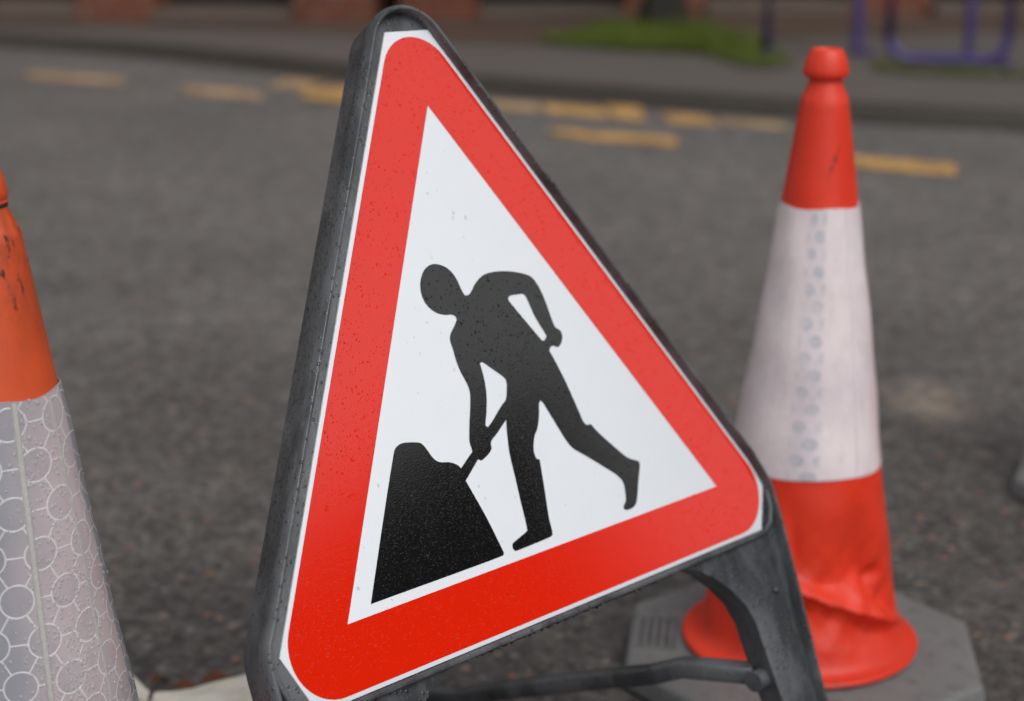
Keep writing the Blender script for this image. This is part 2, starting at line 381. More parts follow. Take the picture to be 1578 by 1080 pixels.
strip(bm, KERB, offs(KERB, .012), 0, PZ - .012); strip(bm, offs(KERB, .012), offs(KERB, .028), PZ - .012, PZ + .001); strip(bm, offs(KERB, .028), K2, PZ + .001, PZ + .001); strip(bm, K2, K2, PZ + .001, 0)
struct(mk('kerb', bm, M['kerb']))
bm = bmesh.new(); strip(bm, offs(KERB, -.10), offs(KERB, -.001), .004, .005); struct(mk('gutter', bm, M['gutter'], smooth=False))
bm = bmesh.new(); poly_sheet(bm, [K2 + [(150, 150), (-150, 150)]], PZ - .003); struct(mk('pavement', bm, M['pavement'], smooth=False))
bm = bmesh.new(); poly_sheet(bm, [[(-14, 11.3), (-2.82, 9.48), (-1.72, 9.33), (-.91, 9.02), (-.28, 8.55), (.14, 8.42), (1.3, 8.67), (2.5, 9.0), (6, 8), (6, 13), (-14, 13)]], PZ + .001); struct(mk('brick_paving', bm, M['paving'], smooth=False))

# yellow bay markings
YG = 'yellow dashes of the marked bay across the road'
def dash(pts, label, mat='yellow'):
    bm = bmesh.new(); poly_sheet(bm, [pts], .0085 if len(pts) > 4 else .0045)
    tag(mk('road_marking', bm, M[mat], smooth=False), label, 'road marking', YG)
dash([(-2.27, 7.86), (-2.16, 7.60), (-1.66, 7.36), (-1.77, 7.62)], 'faded yellow dash farthest left on the road', 'yellow_worn')
dash([(-1.43, 7.33), (-1.35, 7.06), (-1.00, 6.86), (-1.08, 7.13)], 'short yellow dash just left of the sign apex', 'yellow_worn')
dash([(-.86, 6.93), (-.88, 7.20), (-.70, 7.28), (-.60, 6.95), (-.69, 6.76)], 'bright yellow kerbside patch partly hidden behind the sign top')
dash([(-1.04, 7.24), (-1.02, 7.52), (-.80, 7.50), (-.89, 7.16)], 'faint yellow smear beside the bright kerbside patch', 'yellow_worn')
dash([(.13, 6.10), (.17, 5.90), (.565, 5.69), (.58, 5.89)], 'solid yellow dash in the near line between sign and cone')
dash([(.93, 5.60), (.96, 5.38), (1.37, 5.13), (1.42, 5.35)], 'yellow dash in the near line just right of the tall cone')
dash([(-.12, 6.85), (-.08, 6.60), (.13, 6.49), (.10, 6.74)], 'worn yellow kerbside line just behind the sign edge', 'yellow_worn')
dash([(.12, 6.73), (.15, 6.46), (.38, 6.34), (.36, 6.60)], 'bright yellow kerbside block right of the worn piece by the sign')
dash([(.37, 6.70), (.40, 6.31), (.50, 6.26), (.51, 6.64)], 'bright yellow crossing tick in the kerbside line')
dash([(.57, 6.50), (.59, 6.22), (.76, 6.13), (.74, 6.38)], 'yellow kerbside block left of the faded patch')
dash([(.78, 6.34), (.78, 6.17), (1.00, 6.05), (1.00, 6.21)], 'worn faded yellow patch beside the kerb left of the cone', 'yellow_worn')

# ------------------------------------------------------------------ building row with brick piers and dark openings
def facade(x, y, rz, n, bay, hgt, label, cat='building', pier=.42, first=0):
    t = empty('brick_building', (x, y, PZ), label, cat, None, rz)
    L = n * bay + pier
    bm = bmesh.new(); box(bm, 0, L, .45, 6, 0, hgt); box(bm, 0, L, -.02, .45, 2.35, hgt); mk('wall', bm, M['brick_dark'], t, smooth=False)
    for i in range(n + 1):
        bm = bmesh.new(); box(bm, i * bay, i * bay + pier, -.06, .449, 0, 2.349); box(bm, i * bay - .02, i * bay + pier + .02, -.09, -.061, 0, .16)
        mk('pier', bm, M['brick'], t, smooth=False)
    for i in range(n):
        x0 = i * bay + pier
        bm = bmesh.new(); box(bm, x0 + .021, i * bay + bay - .021, -.22 + .1 * (i % 2), .44, 0, .055 + .03 * (i % 2), .01); mk('step', bm, M['step'], t)
        d = mk('door', (lambda b: (box(b, x0 + .01, x0 + bay - pier - .01, .30, .35, .10, 2.34), b)[1])(bmesh.new()), M['door'], t, smooth=False)
        bm = bmesh.new()
        wd = bay - pier
        for q in range(2): box(bm, x0 + .12 + q * wd / 2, x0 + wd / 2 - .08 + q * wd / 2, .285, .297, .95, 2.15)
        mk('pane', bm, M['glass'], d, smooth=False)
        if hgt > 4:
            f = mk('window', (lambda b: (box(b, x0 + wd * .2, x0 + wd * .8, -.05, -.021, 3.0, 4.15, .008), b)[1])(bmesh.new()), M['white_trim'], t)
            mk('pane', (lambda b: (box(b, x0 + wd * .2 + .07, x0 + wd * .8 - .07, -.062, -.052, 3.07, 4.08), b)[1])(bmesh.new()), M['glass'], f, smooth=False)
            mk('sill', (lambda b: (box(b, x0 + wd * .15, x0 + wd * .85, -.12, -.022, 2.92, 2.995, .008), b)[1])(bmesh.new()), M['step'], f)
    bm = bmesh.new(); v = [bm.verts.new(p) for p in ((-.2, -.3, hgt), (L + .2, -.3, hgt), (L + .2, 3, hgt + .9), (-.2, 3, hgt + .9), (-.2, 6.2, hgt), (L + .2, 6.2, hgt))]
    bm.faces.new((v[0], v[1], v[2], v[3])); bm.faces.new((v[3], v[2], v[5], v[4])); bm.faces.new((v[0], v[3], v[4])); bm.faces.new((v[1], v[5], v[2])); bm.faces.new((v[0], v[4], v[5], v[1]))
    mk('roof', bm, M['slate'], t, smooth=False)
    return t
facade(-10.06, 10.74, radians(-5.5), 7, 1.27, 4.6, 'brick building with orange piers and dark doors behind the sign top')
facade(-.62, 9.98, radians(0), 3, 1.3, 4.6, 'brick building with dark openings behind the tree')
facade(4.2, 9.9, radians(-5), 14, 1.6, 5.0, 'long dark brick terrace beyond the purple railings')
facade(12.0, 2.0, radians(-90), 9, 1.6, 3.9, 'unseen brick building to the right, added to darken the sign reflection')  # out of view; added to block the sky mirrored low in the sign
bm = bmesh.new(); box(bm, 10.2, 40, -20, 2.15, 0, PZ - .002, .008); struct(mk('pavement', bm, M['pavement'], smooth=False))

# ------------------------------------------------------------------ street tree with grass
t = empty('street_tree', (.81, 9.16, PZ), 'tree with a dark mossy trunk standing in the grass patch', 'tree')
bm = bmesh.new(); pts = []; rad = []
for i in range(15):
    z = i * .22; pts.append((.02 * sin(i * .9), .02 * cos(i * 1.3), z)); rad.append(.098 + .055 * math.exp(-z * 7) - .012 * z)
rg = tube(bm, pts, rad, 20)
for R in rg[:4]:
    for v in R:
        a = math.atan2(v.co.y, v.co.x); v.co.x *= 1 + .08 * sin(5 * a); v.co.y *= 1 + .08 * sin(5 * a)
trunk = mk('trunk', bm, M['bark'], t)
tips = []
for i in range(9):
    a = i * 2.4; l = random.uniform(1.0, 1.9); z0 = 2.1 + .11 * i; p0 = Vector((0, 0, z0)); d = Vector((cos(a), sin(a), random.uniform(.5, 1.1))).normalized()
    bm = bmesh.new(); pp = [p0 + d * l * s + Vector((0, 0, .2 * s * s)) for s in (0, .35, .7, 1)]; tube(bm, pp, [.045, .032, .02, .008], 7)
    for s in (.45, .65, .85):
        q = p0 + d * l * s; e = Vector((random.uniform(-1, 1), random.uniform(-1, 1), random.uniform(.1, .9))).normalized() * .6; tube(bm, [q, q + e * .5, q + e], [.015, .01, .004], 5); tips.append(q + e)
    tips.append(pp[-1]); mk('limb', bm, M['bark'], trunk)
bm = bmesh.new()
for q in tips:
    cr = random.uniform(.35, .6)
    for _ in range(130):
        p = q + Vector([random.gauss(0, cr * .5) for _ in range(3)]); a = Vector([random.uniform(-1, 1) for _ in range(3)]).normalized(); b = a.orthogonal().normalized(); s = random.uniform(.03, .05)
        bm.faces.new([bm.verts.new(p + x) for x in (a * s, b * s * .5, -a * s, -b * s * .5)])
mk('crown', bm, M['leaf'], t, smooth=False)
GR = [(.14, 8.53), (.34, 8.30), (.62, 8.12), (.89, 8.0), (.98, 7.68), (1.08, 7.45), (1.25, 7.55), (1.27, 8.1), (1.25, 8.74), (1.05, 9.05), (.73, 9.22), (.38, 9.05)]
GR2 = [(1.58, 7.40), (1.72, 7.24), (1.86, 7.16), (2.15, 7.10), (2.45, 7.02), (2.45, 7.1), (2.11, 7.25), (1.90, 7.28), (1.76, 7.34), (1.64, 7.56)]
bm = bmesh.new(); poly_sheet(bm, [smooth_loop(GR, 3, 170)], PZ + .006); poly_sheet(bm, [smooth_loop(GR2, 3, 170)], PZ + .006); struct(mk('verge', bm, M['soil'], smooth=False))
def inside(x, y, L):
    r = False
    for i in range(len(L)):
        (x1, y1), (x2, y2) = L[i - 1], L[i]
        if (y1 > y) != (y2 > y) and x < (x2 - x1) * (y - y1) / (y2 - y1) + x1: r = not r
    return r
bm = bmesh.new(); cnt = 0
while cnt < 9000:
    x, y = random.uniform(.05, 2.65), random.uniform(6.85, 9.3)
    if not (inside(x, y, GR) or inside(x, y, GR2)): continue
    dens = 1.0 if (y > 8.0 and x < 1.05) else .28
    if random.random() > dens: continue
    cnt += 1; h = random.uniform(.02, .07) * (1.3 if abs(x - .78) < .35 else .8); a = random.uniform(0, 6.28); dx, dy = cos(a) * .004, sin(a) * .004; lx, ly = random.gauss(0, .02), random.gauss(0, .02)
    bm.faces.new([bm.verts.new(p) for p in ((x - dx, y - dy, PZ + .005), (x + dx, y + dy, PZ + .005), (x + lx, y + ly, PZ + h))])
tag(stuff(mk('grass', bm, M['grass'], smooth=False)), 'rough green grass round the tree foot and along the railings', 'grass')

# ------------------------------------------------------------------ purple tubular railings
def hoop(x, y, rz, wd, label, foot, hgt=1.0, mid=.36, low=None, r=.022):
    t = empty('railing', (x, y, PZ), label, 'railing', 'purple railings on the far pavement', rz)
    bm = bmesh.new(); rc = .09
    p = [(0, 0, low if low else 0)]
    if low:
        p = [(rc, 0, low)] + [(rc - rc * sin(a), 0, low + rc - rc * cos(a)) for a in [radians(q) for q in (30, 60, 90)]]
    p += [(0, 0, hgt - rc)] + [(rc - rc * cos(a), 0, hgt - rc + rc * sin(a)) for a in [radians(q) for q in (30, 60, 90)]]
    q = [(wd - a, b, c) for a, b, c in p][::-1]; path = p + q
    if low: path = path + [path[0]]
    tube(bm, path, r, 12); mk('hoop', bm, M['purple'], t)
    bm = bmesh.new(); tube(bm, [(r, 0, mid), (wd - r, 0, mid)], r * .9, 12); mk('rail', bm, M['purple'], t)
    for fx in foot:
        bm = bmesh.new(); tube(bm, [(fx, 0, -.05), (fx, 0, low if low else .02)], r * 1.05, 12); tube(bm, [(fx, 0, .001), (fx, 0, .012)], r * 2.2, 14); mk('foot', bm, M['purple'], t)
hoop(1.20, 7.99, radians(4), .43, 'open purple railing hoop left of the tall cone', (0, .46), 1.0, .42, None, .026)
hoop(1.69, 7.62, radians(-15), .51, 'purple railing panel with a low bottom bar right of the tall cone', (.51,), 1.0, .37, .026, .024)
t = empty('post', (2.11, 7.85, PZ), 'dark purple post standing behind the railing panel', 'post')
bm = bmesh.new(); tube(bm, [(0, 0, 0), (0, 0, .95)], .024, 12); mk('shaft', bm, M['purple'], t)
bm = bmesh.new(); tube(bm, [(0, 0, .95), (0, 0, .985), (0, 0, 1.0)], [.034, .034, .012], 12); mk('cap', bm, M['purple'], t)

# ------------------------------------------------------------------ traffic cones
ZS, R0, KS, ZT, ZB = .704, .0252, .1446, .576, .269
def rad_at(z): return R0 + KS * (ZS - z)
def lathe(bm, prof, seg=96, f=None, close=False):
    rings = []
    for r, z in prof:
        row = []
        for i in range(seg):
            a = 2 * pi * i / seg; p = Vector((r * cos(a), r * sin(a), z))
            if f: p = f(p, a, r, z)
            row.append(bm.verts.new(p))
        rings.append(row)
    for a, b in zip(rings, rings[1:]):
        for i in range(seg): bm.faces.new((a[i], a[(i + 1) % seg], b[(i + 1) % seg], b[i]))
    return rings
def cone(loc, label, group, mbody, msleeve, dent=False, rbase=37, seam_a=None, drops=False, uoff=0.0, uvpol=False, slim=False):
    t = empty('traffic_cone', loc, label, 'traffic cone', group)
    # rubber octagonal base
    b = bmesh.new(); N = 8; ap = .212
    def octo(a_, z): return [b.verts.new((a_ / cos(pi / 8) * cos(radians(rbase + 22.5 + 45 * i)), a_ / cos(pi / 8) * sin(radians(rbase + 22.5 + 45 * i)), z)) for i in range(8)]
    R = [octo(a_, z) for a_, z in ((ap, .001), (ap, .012), (ap - .003, .024), (ap - .006, .028), (ap - .010, .0295), (ap - .012, .0297), (.147, .0298), (.05, .0300))]
    for p, q in zip(R, R[1:]):
        for i in range(8): b.faces.new((p[i], p[(i + 1) % 8], q[(i + 1) % 8], q[i]))
    b.faces.new(R[0][::-1]); b.faces.new(R[-1])
    base = mk('base', b, M['rubber'], t, ang=20); base.location = (0, -.010, 0)
    for kx in (0, 2):       # ribbed grip pockets
        a = radians(rbase + 135 + 45 * kx); mt = Matrix.Rotation(a, 4, 'Z')
        b = bmesh.new()
        box(b, .152, .196, -.040, .040, .0285, .0303, mtx=mt)
        g = mk('grip_pocket', b, M['rubber_worn'], base, smooth=False)
        b = bmesh.new()
        for e in ((.148, .152, -.044, .044), (.196, .200, -.044, .044), (.152, .196, .040, .044), (.152, .196, -.044, -.040)): box(b, *e, .027, .0325, .001, mtx=mt)
        for q in range(4): box(b, .155 + q * .0105, .160 + q * .0105, -.039, .039, .029, .0318, .001, mtx=mt)
        mk('rib', b, M['rubber'], g, ang=20)
    # plastic body
    prof = [(.0005, .728), (.0115, .729), (.0128, .748), (.0145, .7500), (.0168, .7496), (.0190, .7465), (.0225, .737), (.0246, .727), (.0248, .7225), (.0232, .7190), (.0196, .7180), (.0186, .7168), (.0186, .7135), (.0192, .7110), (.0206, .7070), (.0228, .7015), (.0246, .6975), (.0257, .6950), (.0264, .6925)]
    if slim: prof = [(r_ * .80, .718 + (z_ - .718) * .86) if z_ > .7185 else (r_, z_) for r_, z_ in prof]
    z = .690
    while z > .062: prof.append((rad_at(z), z)); z -= (.005 if z > .22 else .0022)
    zf = .058
    prof += [(rad_at(zf), zf), (rad_at(.05) + .0015, .050), (rad_at(.045) + .004, .0445), (.1285, .0415), (.1365, .0400), (.1415, .0388), (.1430, .0365), (.1425, .0342), (.139, .0335)]
    def fdent(p, a, r, z):
        if z > .69 and z < .75 and abs(r - .0235) < .003: p.x *= 1 + .03 * (1 if (int(a / (2 * pi) * 24) % 2) else 0); p.y *= 1
        if not dent: return p
        th = math.degrees(a) % 360                # viewer looks from about 260 degrees
        d = Vector((cos(a), sin(a), 0))
        def g(x, s): return math.exp(-(x / s) ** 2)
        s = z
        def ss(x, lo, hi): x = max(0, min(1, (x - lo) / (hi - lo))); return x * x * (3 - 2 * x)
        win = ss(th, 238, 256) * (1 - ss(th, 330, 356)) * ss(z, .046, .075)
        s = z - (.139 - .00085 * (th - 262))           # height above the folded ridge
        dep = .007 + .016 * g(th - 303, 30)
        wd = .013 + .034 * g(th - 305, 17)
        if s > 0: amt = -dep * (ss(s, 0, wd) if s < wd else 1 - ss(s, wd, wd + .10))
        else: amt = -.013 * (ss(-s, -.004, .024) if -s < .024 else 1 - ss(-s, .024, .066))
        p = p + d * (amt * win + .004 * win * g(s, .006))
        p = p - d * (.008 * g(th - 322, 7) * g(z - .140, .010))
        p = p + d * (.003 * g(th - 247, 5) * g(z - .175, .035) - .003 * g(th - 254, 5) * g(z - .175, .035))
        p = p - d * (.004 * g(th - 300 - 260 * (z - .07), 7) * g(z - .075, .02))
        p = p + d * (.0012 * sin(a * 7 + z * 50) * g(z - .12, .06))
        tri = lambda q: 1 - 2 * abs((q % 2) - 1)
        p = p + d * ((.0030 * tri((th - 262) * .050 + z * 24) + .0018 * tri((th - 262) * .085 - z * 41 + .6)) * g(z - .115, .055) * win)
        p.x -= .003 * g(z - .25, .12)
        return p
    b = bmesh.new(); lathe(b, prof, 240 if dent else 96, fdent); body = mk('body', b, mbody, t, ang=42)
    b = bmesh.new(); lathe(b, [(.0182, .7178), (.0190, .7165), (.0190, .7145), (.0182, .7132)], 32)
    mk('neck_ring', b, M['rubber_dark'] if not dent else mbody, body)
    # reflective sleeve, slightly faceted where it was welded flat
    b = bmesh.new(); uvl = b.loops.layers.uv.new('UVMap'); seg = 128; rows = 40
    def rs(a, z):
        wob = .0006 * sin(a * 3 + .6) + .0004 * sin(a * 7 + z * 22) + .0005 * sin(z * 60 + a * 2)
        return rad_at(z) + .0016 + wob
    grid = []
    for j in range(rows + 1):
        z = ZB + (ZT - ZB) * j / rows
        grid.append([b.verts.new((rs(a, z) * cos(a) - (.003 * math.exp(-((z - .25) / .12) ** 2) if dent else 0), rs(a, z) * sin(a), z + .0012 * sin(a * 4 + 1) * (1 if j in (0, rows) else 0))) for a in [2 * pi * i / seg for i in range(seg)]])
    rm = rad_at((ZT + ZB) / 2)
    for j in range(rows):
        for i in range(seg):
            f = b.faces.new((grid[j][i], grid[j][(i + 1) % seg], grid[j + 1][(i + 1) % seg], grid[j + 1][i]))
            for l, (ii, jj) in zip(f.loops, ((i, j), (i + 1, j), (i + 1, j + 1), (i, j + 1))):
                z = ZB + (ZT - ZB) * jj / rows
                if uvpol: l[uvl].uv = ((2 * pi * ii / seg - radians(270)) * rad_at(z) + uoff, z)
                else: l[uvl].uv = ((2 * pi * ii / seg - radians(262)) * rm + uoff, z)
    topr = [b.verts.new((v.co.x * .965, v.co.y * .965, v.co.z + .0002)) for v in grid[-1]]; botr = [b.verts.new((v.co.x * .985, v.co.y * .985, v.co.z - .0002)) for v in grid[0]]
    for i in range(seg):
        b.faces.new((grid[-1][i], grid[-1][(i + 1) % seg], topr[(i + 1) % seg], topr[i])); b.faces.new((grid[0][i], botr[i], botr[(i + 1) % seg], grid[0][(i + 1) % seg]))
    sl = mk('reflective_sleeve', b, msleeve, t, ang=60)
    for s_, (az, aw, tw) in enumerate(seam_a or []):
        b = bmesh.new(); prev = None
        for j in range(121):
            z = ZB + (ZT - ZB) * j / 120; r = rs(radians(az), z); hw = aw * (1 + .10 * sin(j * 1.9)) / r / 2; lift = .0012 + .00025 * (j % 2) * tw
            sx_ = .003 * math.exp(-((z - .25) / .12) ** 2) if dent else 0
            row = [b.verts.new(((r + h) * cos(radians(az) + o) - sx_, (r + h) * sin(radians(az) + o), z)) for o, h in ((-hw * 1.3, .0001), (-hw * .8, lift), (hw * .8, lift), (hw * 1.3, .0001))]
            if prev:
                for q in range(3): b.faces.new((prev[q], prev[q + 1], row[q + 1], row[q]))
            prev = row
        mk('seam', b, M['seam'] if drops else M['fold'], sl)
    if drops:
        b = bmesh.new(); rn = random.Random(3)
        for _ in range(1500):
            z = rn.uniform(ZB, ZT); a = radians(rn.gauss(318, 18)); r = rs(a, z); q = rn.uniform(.0005, .0014)
            if rn.random() > .25 + (ZT - z) * 3.2: continue
            d = Vector((cos(a), sin(a), .14)).normalized(); drop(b, Vector((r * cos(a), r * sin(a), z)), d, q, .6, 1.3)
        stuff(mk('raindrops', b, M['beads'], sl))
    return t
CG = 'traffic cones round the roadworks sign'
cone((.35244, 1.89779, .004), 'red and white cone with a crumpled dented foot behind the sign', CG, M['cone_r'], M['sleeve_r'], dent=True, seam_a=[(303, .0032, 0)])
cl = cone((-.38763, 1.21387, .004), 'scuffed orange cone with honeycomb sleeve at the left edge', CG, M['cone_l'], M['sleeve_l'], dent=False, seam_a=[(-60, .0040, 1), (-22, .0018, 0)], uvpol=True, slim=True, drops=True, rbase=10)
cone((1.004, 2.462, .004), 'cone at the right edge with only its rubber base corner showing', CG, M['cone_r'], M['sleeve_r'], dent=False, rbase=22)

# ------------------------------------------------------------------ the roadworks sign
U = Vector((.7006, .7129, -.0310)); V = Vector((-.2670, .3023, .9151)); N_ = Vector((.6617, -.6328, .4021))
RS = Matrix((U, V, N_)).transposed()
O = Vector((-.00167, 1.41816, .5012)); VB = .548
root = O - V * VB
sg = empty('roadworks_sign', root, 'triangular men at work sign with red border in a black plastic stand', 'road sign')
sg.rotation_mode = 'QUATERNION'; sg.rotation_quaternion = RS.to_quaternion()
def L2(L): return [(u, v + VB) for u, v in L]
def loc(p): q = RS.transposed() @ (Vector(p) - root); return q
cs, sn = cos(radians(30)), .5
def side_r(off, v): return ((off - v * sn) / cs, v)
def side_l(off, v): return (-(off - v * sn) / cs, v)
OR_, OL_ = .1975, .2095
apex = arc(-.0070, .3165, .0455, 30, 150, 16)
right = [(.2865, -.537), (.2925, -.45), (.2985, -.374), (.3030, -.30), (.3058, -.2555), (.3080, -.21), (.3092, -.185), (.3092, -.158), (.3070, -.146), (.3020, -.1335), side_r(OR_, -.115)]
rside = [side_r(OR_, v) for v in (-.08, -.02, .05, .12, .19, .25, .30)]
lside = [side_l(OL_, v) for v in (.30, .25, .19, .12, .05, -.02, -.08, -.115)]
left = [(-.3170, -.1290), (-.3202, -.141), (-.3212, -.155), (-.3212, -.175), (-.3195, -.21), (-.3170, -.2555), (-.3130, -.31), (-.3080, -.374), (-.3010, -.45), (-.2940, -.551)]
archr = [(.1489, -.1982), (.1640, -.2005), (.176, -.2050), (.1973, -.2180), (.2176, -.2367), (.232, -.2560), (.2390, -.2750), (.2405, -.2957), (.2426, -.3221), (.2451, -.3557), (.2480, -.43), (.2500, -.537)]
archl = [(-.2540, -.551), (-.2510, -.43), (-.2470, -.3557), (-.2445, -.3221), (-.2415, -.2957), (-.2385, -.2750), (-.2310, -.2560), (-.2130, -.2367), (-.1900, -.2230), (-.173, -.2130), (-.160, -.2050), (-.148, -.2002), (-.130, -.1982)]
outer = right + rside + apex + lside + left
body = outer + archl + archr
fr = bmesh.new(); prism(fr, L2([(u, v) for u, v in body]), -.036, -.0016, bev=.0014, inset0=.0072)
# moulded rim swept along the outside
def sweep(bm, path, prof, side=1):
    P = [Vector(p) for p in path]; n = len(P); prev = None; ends = []
    for i in range(n):
        a = (P[i] - P[i - 1]).normalized() if i else None; b_ = (P[i + 1] - P[i]).normalized() if i < n - 1 else None
        a = a or b_; b_ = b_ or a; n1 = Vector((a.y, -a.x)); n2 = Vector((b_.y, -b_.x)); m = n1 + n2; m = m / max(.5, m.dot(n1))
        row = [bm.verts.new((P[i].x + m.x * o * side, P[i].y + m.y * o * side, w_)) for o, w_ in prof]
        if prev:
            for q in range(len(row)): bm.faces.new((prev[q], prev[(q + 1) % len(row)], row[(q + 1) % len(row)], row[q]))
        else: ends.append(row)
        prev = row
    ends.append(prev)
    for e in ends: bm.faces.new(e)
RIM = [(-.0048, -.0030), (-.0045, .0078), (-.0034, .0096), (-.0012, .0098), (.0003, .0080), (.0010, .0040), (.0010, .0010), (.0002, .0002), (-.0002, -.0030)]
dense = []
for a_, b_ in zip(outer, outer[1:]):
    dense.append(a_)
dense.append(outer[-1])
sweep(fr, L2(dense), RIM, 1)
SEAMP = [(-.001, -.0105), (.0002, -.0108), (.0003, -.0125), (-.0003, -.0135), (-.002, -.0145)]
rail = [(-.3150, -.145), (-.3130, -.160), (-.3060, -.1800), (-.2960, -.1925), (-.280, -.1958), (0, -.1958), (.268, -.1958), (.284, -.1945), (.2960, -.1870), (.3025, -.1740), (.3045, -.1560)]
RAIL = [(-.0030, -.003), (-.0028, .0040), (-.0015, .0056), (.0010, .0054), (.0022, .0040), (.0026, -.003)]
sweep(fr, L2(rail), RAIL, 1)
frame = mk('frame', fr, M['frame'], sg, ang=32)
bv = frame.modifiers.new('bevel', 'BEVEL'); bv.width = .0006; bv.segments = 2; bv.limit_method = 'ANGLE'; bv.angle_limit = radians(40)
# moulded pip, ribs inside the legs, feet
for (u, v) in ((.2790, -.2530), (-.2860, -.2560)):
    b = bmesh.new(); bmesh.ops.create_uvsphere(b, u_segments=16, v_segments=8, radius=.0036, matrix=Matrix.Translation((u, v + VB, -.0012))); mk('bolt', b, M['frame'], frame)
for s_, vb in ((1, -.537), (-1, -.551)):
    u0 = .2485 if s_ > 0 else -.2945; b = bmesh.new(); box(b, u0 - .004, u0 + .044, vb + VB - .012, vb + VB + .018, -.046, .004, .004); mk('foot', b, M['rubber_dark'], frame)
# plate and films
plate = [(-.0258, .3405), (.0256, .3405), side_r(.1921, -.1464), (.2830, -.1921), (-.2830, -.1921), side_l(.1921, -.1420)]
b = bmesh.new(); prism(b, L2(plate), -.00155, 0, bev=.0002); pl = mk('sign_plate', b, M['white'], sg, ang=30)
OT, rr = .1884, .0418
def rtri(off, r):
    d = 2 * (off - r); out = []
    for a in (90, 210, 330):
        out += arc(d * cos(radians(a)), d * sin(radians(a)), r, a - 60, a + 60, 14)
    return out
inner = [(.47 / sqrt(3) * cos(radians(a)), .47 / sqrt(3) * sin(radians(a))) for a in (90, 210, 330)]
b = bmesh.new(); poly_sheet(b, [L2(rtri(OT, rr)), L2(inner)], .0003); mk('red_border', b, M['red'], pl, smooth=False)
SYM = [(-19.2, 98.8), (-21.3, 104.9), (-22.8, 112.5), (-25.6, 119.5), (-31.8, 126.2), (-41.0, 130.5), (-49.5, 130.7), (-57.0, 127.4), (-63.1, 121.1), (-66.2, 115.1), (-67.6, 107.3), (-66.1, 99.8), (-62.1, 93.5), (-55.5, 88.4), (-46.9, 85.5), (-39.8, 84.5), (-36.3, 82.2), (-36.2, 79.5), (-41.6, 73.9), (-48.2, 67.7), (-50.1, 63.2), (-49.7, 55.0), (-49.6, 43.7), (-48.0, 33.6), (-45.5, 25.9), (-44.1, 19.1), (-44.7, 13.5), (-49.2, 1.5), (-54.5, -10.3), (-57.3, -17.3), (-60.1, -25.8), (-59.9, -31.4), (-60.2, -34.6), (-68.6, -39.5), (-77.6, -45.2), (-79.5, -42.4), (-84.3, -39.1), (-89.5, -37.0), (-97.2, -35.3), (-101.2, -33.3), (-105.3, -28.4), (-108.6, -21.4), (-111.6, -16.6), (-114.3, -14.4), (-129.9, -11.0), (-136.2, -11.4), (-141.7, -14.0), (-144.9, -18.6), (-163.6, -50.0), (-207.9, -127.1), (-58.2, -127.2), (-56.4, -125.2), (-64.9, -91.4), (-76.2, -56.4), (-56.0, -42.0), (-53.0, -43.8), (-49.0, -43.0), (-38.0, -37.2), (-36.2, -31.1), (-26.6, -25.4), (-11.8, -16.1), (-13.3, -21.2), (-16.9, -35.4), (-18.9, -47.1), (-19.9, -66.4), (-21.5, -90.2), (-22.1, -105.0), (-23.0, -114.0), (-27.5, -115.6), (-40.4, -119.1), (-44.0, -120.6), (-45.3, -123.9), (-43.5, -127.1), (-39.8, -127.4), (1.0, -126.2), (4.5, -125.3), (5.5, -121.4), (6.0, -110.2), (10.0, -86.7), (14.5, -58.4), (11.2, -56.7), (10.2, -52.7), (11.0, -47.2), (16.3, -37.0), (22.0, -31.5), (28.2, -21.2), (32.7, -10.3), (35.3, -7.9), (37.6, -11.0), (44.7, -28.8), (52.9, -49.2), (57.8, -57.1), (73.1, -68.8), (94.5, -85.8), (105.1, -94.8), (109.5, -101.8), (108.8, -110.5), (106.2, -118.8), (101.7, -122.6), (100.6, -125.2), (103.4, -126.9), (110.5, -127.3), (117.2, -125.4), (121.6, -120.5), (129.9, -105.6), (138.3, -90.6), (137.4, -88.0), (125.1, -82.0), (114.7, -71.9), (95.0, -49.8), (89.3, -41.5), (85.8, -41.5), (83.2, -40.6), (80.8, -37.3), (79.3, -30.1), (73.2, 0.2), (67.3, 21.8), (63.4, 33.1), (65.6, 35.8), (69.6, 36.8), (73.7, 34.9), (77.4, 35.0), (81.5, 38.1), (84.7, 43.5), (84.1, 48.8), (79.5, 52.5), (78.0, 55.9), (77.1, 64.6), (75.9, 76.9), (73.6, 89.2), (70.0, 98.4), (66.0, 103.3), (58.0, 107.0), (43.3, 111.3), (28.0, 113.7), (16.8, 114.0), (8.4, 112.8), (-1.1, 108.4), (-10.7, 100.8), (-14.9, 98.4)]
H1 = [(-22.1, 38.5), (-19.2, 37.2), (-10.9, 29.8), (-2.5, 22.4), (0.8, 18.0), (0.2, 12.8), (-5.8, 0.8), (-12.2, -2.8), (-27.5, -13.6), (-34.6, -17.8), (-37.0, -16.6), (-36.5, -14.1), (-31.9, -5.3), (-26.1, 9.8), (-24.3, 19.3), (-23.5, 28.9), (-23.7, 37.2)]
H2 = [(34.3, 90.0), (48.8, 89.4), (51.6, 88.3), (53.5, 84.7), (57.4, 66.2), (64.8, 47.6), (63.9, 45.8), (60.3, 43.4), (58.0, 43.6), (56.2, 46.3), (44.0, 65.1), (31.1, 85.8), (30.9, 88.2)]
mmv = lambda L: [(a / 1000, b / 1000) for a, b in L]
b = bmesh.new(); poly_sheet(b, [L2(smooth_loop(mmv(SYM))), L2(smooth_loop(mmv(H1), 3)), L2(smooth_loop(mmv(H2), 3))], .0003); mk('digging_man_symbol', b, M['black'], pl, smooth=False)
